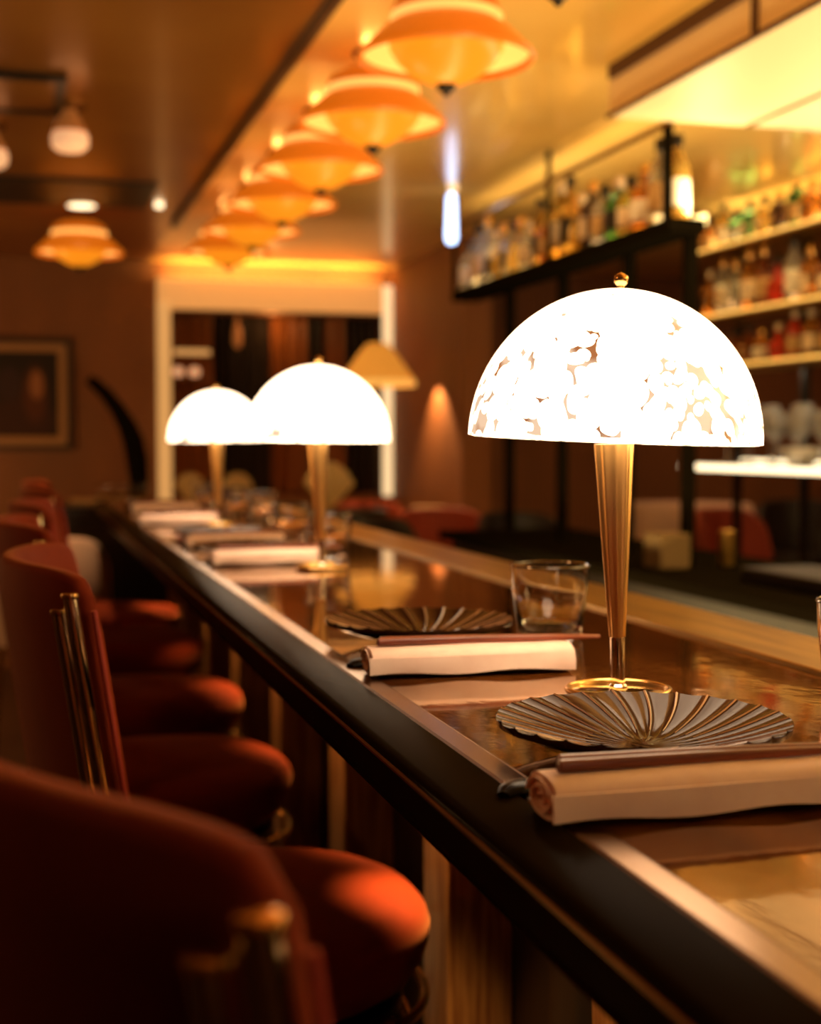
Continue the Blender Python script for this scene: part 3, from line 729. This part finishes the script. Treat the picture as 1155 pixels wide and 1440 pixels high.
# bottles
def gm(name, c, e=.0, tr=.75, r=.08):
    return mat(name, c, r, trans=tr, ior=1.35, emis=c if e else None, es=e)
BG = {'amber': gm('amber_liquor', (.85, .33, .04)), 'honey': gm('honey_liquor', (.95, .60, .12)), 'clear': gm('clear_bottle', (.95, .9, .75)),
      'green': gm('green_bottle', (.10, .30, .08)), 'dark': gm('dark_bottle', (.06, .022, .012), tr=.3), 'red': gm('red_bottle', (.80, .05, .02), tr=.5), 'brown': gm('brown_bottle', (.30, .07, .02), tr=.5)}
CAPS = {'dark': M['black'], 'gold': M['brass'], 'cream': mat('cream_cap', (.8, .65, .45), .5), 'red': mat('red_cap', (.6, .04, .02), .5)}
LABM = {'cream': mat('cream_label', (.85, .68, .48), .6), 'tan': mat('tan_label', (.55, .34, .14), .6), 'black': mat('black_label', (.02, .015, .01), .6), 'white': mat('white_label', (.9, .82, .7), .6)}
shapes = {
    'tall': [(.034, 0), (.036, .004), (.036, .165), (.030, .19), (.014, .215), (.013, .25)],
    'squat': [(.044, 0), (.047, .005), (.047, .11), (.040, .135), (.015, .155), (.014, .185)],
    'round': [(.026, 0), (.040, .02), (.050, .06), (.044, .10), (.018, .13), (.014, .20)],
    'square': None}
def make_bottle(shape, colr, cap, lab):
    if shape == 'square':
        rr = []
        for w, z in [(.036, 0), (.039, .004), (.039, .14), (.030, .165), (.013, .18), (.013, .215)]:
            p = 6 if z < .15 else 2
            rr.append([(w * (abs(cos(a)) ** p + abs(sin(a)) ** p) ** (-1 / p) * cos(a), w * (abs(cos(a)) ** p + abs(sin(a)) ** p) ** (-1 / p) * sin(a), z) for a in [2 * pi * k / 32 for k in range(32)]])
        b = MB().rings(rr).build('bottle', BG[colr], None, smooth=True, angle=50); H = .215; lr = .0395
    else:
        pf = shapes[shape]; b = MB().lathe(pf, 24).build('bottle', BG[colr], None, smooth=True, angle=50); H = pf[-1][1]; lr = max(r for r, z in pf) + .0006
    MB().lathe([(.0155, H - .018), (.0165, H - .015), (.0165, H + .018), (.014, H + .022)], 16).build('cap', CAPS[cap], b, smooth=True)
    if shape == 'square':
        MB().box(-.0402, -.0392, -.028, .028, .035, .11).build('label', LABM[lab], b)
    elif shape != 'round':
        h0, h1 = (.045, .13) if shape == 'tall' else (.03, .095)
        MB().lathe([(lr, h0), (lr, h1)], 24, cap=False).build('label', LABM[lab], b, smooth=True)
    return b
CN = {'amber': 'amber', 'honey': 'honey coloured', 'clear': 'clear', 'green': 'green', 'dark': 'dark', 'red': 'red', 'brown': 'brown'}
cache = {}
def ordinal(n):
    w = ['first', 'second', 'third', 'fourth', 'fifth', 'sixth', 'seventh', 'eighth', 'ninth', 'tenth', 'eleventh', 'twelfth', 'thirteenth', 'fourteenth', 'fifteenth',
         'sixteenth', 'seventeenth', 'eighteenth', 'nineteenth', 'twentieth', 'twenty-first', 'twenty-second', 'twenty-third', 'twenty-fourth', 'twenty-fifth', 'twenty-sixth', 'twenty-seventh']
    return w[n]
def row(x, z, y_far, y_near, n, group, where, pal, smax=1.15, smin=.9, seed=1, wide=1.):
    rnd = random.Random(seed)
    for i in range(n):
        shp = rnd.choice(['tall', 'squat', 'round', 'square', 'tall', 'square']); c = rnd.choice(pal); cap = rnd.choice(['dark', 'gold', 'cream', 'dark', 'gold']); lb = rnd.choice(['cream', 'tan', 'black', 'white'])
        key = (shp, c, cap, lb); s = rnd.uniform(smin, smax)
        if key in cache: b = copy_tree(cache[key])
        else: b = cache[key] = make_bottle(*key)
        y = y_far + (y_near - y_far) * i / (n - 1)
        b.location = (x + rnd.uniform(-.006, .006), y, z + .0008); b.rotation_euler = (0, 0, rnd.uniform(-.15, .15)); b.scale = (min(s, 1.08) * wide, min(s, 1.08) * wide, s)
        tag(b, '%s %s bottle, %s cap, %s from far end of %s' % (CN[c], {'tall': 'slim', 'squat': 'squat', 'round': 'round bellied', 'square': 'square'}[shp], cap, ordinal(i), where), 'bottle', group)
row(1.950, 2.0, 6.06, 4.02, 20, 'bottles on the long black shelf', 'long black shelf', ['amber', 'honey', 'clear', 'honey', 'clear', 'green', 'dark', 'amber', 'honey'], 1.08, .94, 4, 1.06)
row(3.08, 2.195, 5.99, 4.25, 15, 'bottles on the top glowing shelf', 'top glowing shelf', ['clear', 'honey', 'amber', 'green', 'honey', 'dark'], .78, .68, 8, 1.3)
row(3.08, 1.895, 5.99, 4.25, 15, 'bottles on the middle glowing shelf', 'middle glowing shelf', ['amber', 'red', 'brown', 'clear', 'amber', 'dark'], 1.0, .9, 9, 1.1)
row(3.08, 1.665, 5.99, 4.25, 15, 'bottles on the lower glowing shelf', 'lower glowing shelf', ['brown', 'dark', 'brown', 'amber', 'red'], .74, .68, 10, 1.35)

# stemmed glasses and a bowl on the lit glass shelf
M['glass_lit'] = mat('wine_glass', (1, .97, .92), .12, trans=.7, ior=1.25)
def make_wine():
    pf = [(.036, 0), (.036, .002), (.006, .006), (.004, .02), (.004, .085), (.012, .095), (.032, .115), (.042, .145), (.042, .17), (.034, .205), (.0325, .205), (.040, .17), (.040, .145), (.030, .117), (.006, .099)]
    return MB().lathe(pf, 32).build('wine_glass', M['glass_lit'], None, smooth=True, angle=60)
w0 = make_wine()
for i in range(14):
    o = w0 if i == 0 else copy_tree(w0)
    o.location = (3.13 + .035 * (i % 2), 5.90 - .108 * i, 1.2283); s = 1.1 if i % 3 else 1.25; o.scale = (s, s, s)
    tag(o, 'stemmed wine glass on the lit glass shelf, %s from its far end' % ordinal(i), 'glass', 'wine glasses on the lit shelf')
bw = MB().lathe([(.03, 0), (.045, .006), (.078, .035), (.092, .075), (.089, .076), (.072, .036), (.04, .012)], 36).build('serving_bowl', mat('white_bowl', (.9, .85, .75), .3, coat=.5, emis=(1, .8, .5), es=.0), None, smooth=True)
bw.location = (3.045, 5.12, 1.2283); tag(bw, 'rounded white bowl in front of the wine glasses on the lit shelf', 'bowl')

# ---------------------------------------------------------------- lights of the room and added fills
light('lamp_fill', 'POINT', (.522, 1.19, 1.355), .0, (1, .8, .5))
bpy.data.objects.remove(bpy.data.objects['lamp_fill'])
light('room_fill_spot', 'SPOT', (-1.2, 1.5, 2.38), 20, (1, .42, .14), (0, radians(-28), 0), .08, spot=radians(120), blend=.6)  # added spot for dim general light, without a fixture
for k, (x, y, e) in enumerate([(-1.5, 3.6, 13), (-1.7, 5.6, 26), (-.75, 7.2, 22)]):
    light('dining_fill', 'POINT', (x, y, 1.25), e, (1, .50, .17), size=.13)  # added fill points without lamps, for the brown ceiling and far wall
light('niche_cove', 'AREA', (1.5, 8.5, 2.315), 9, (1, .58, .16), (radians(180 - 25), 0, 0), 1.3, .05)
light('aisle_ceiling_fill', 'AREA', (1.30, 2.1, .62), 75, (1, .66, .26), (pi, 0, 0), .25, 5.5)  # added fill hidden in the aisle, washes the gold ceiling and fascia
for y in (.9,): light('back_counter_fill', 'POINT', (1.95, y, 1.35), 12, (1, .62, .24), size=.12)  # added fill point, no lamp stands on the counter
for i in range(7): light('pendant_bulb', 'POINT', (.952, 2.452 + .70 * i, 2.36), .7, (1, .42, .10), size=.03)
light('chair_fill_beam', 'SPOT', (.16, 4.98, 2.385), 75, (1, .58, .26), (0, 0, 0), .03, spot=radians(30), blend=.6)  # added beam that brightens the pale chair
light('back_room', 'AREA', (4.2, 7.0, 2.37), 9, (1, .5, .2), (0, 0, 0), 1.0, 1.0)

w = bpy.data.worlds.new('room_air'); sc.world = w; w.use_nodes = True
w.node_tree.nodes['Background'].inputs[0].default_value = (1, .5, .2, 1); w.node_tree.nodes['Background'].inputs[1].default_value = .01

# ---------------------------------------------------------------- camera
cd = bpy.data.cameras.new('camera'); cam = bpy.data.objects.new('camera', cd); col.objects.link(cam)
cam.location = (0, 0, 1.331); cam.rotation_euler = (radians(90 - 2.862), 0, radians(-15.39))
cd.sensor_fit = 'VERTICAL'; cd.sensor_height = 36; cd.lens = 50; cd.clip_start = .02
cd.dof.use_dof = True; cd.dof.focus_distance = 1.13; cd.dof.aperture_fstop = 4.5
sc.camera = cam
sc.view_settings.view_transform = 'Standard'; sc.view_settings.look = 'None'; sc.view_settings.gamma = 1; sc.view_settings.exposure = 0
sc.view_settings.use_curve_mapping = False
cy = sc.cycles
cy.use_denoising = True; cy.max_bounces = 8; cy.diffuse_bounces = 3; cy.glossy_bounces = 4; cy.transmission_bounces = 8; cy.transparent_max_bounces = 8
cy.caustics_reflective = False; cy.caustics_refractive = False; cy.sample_clamp_indirect = 4; cy.blur_glossy = .5
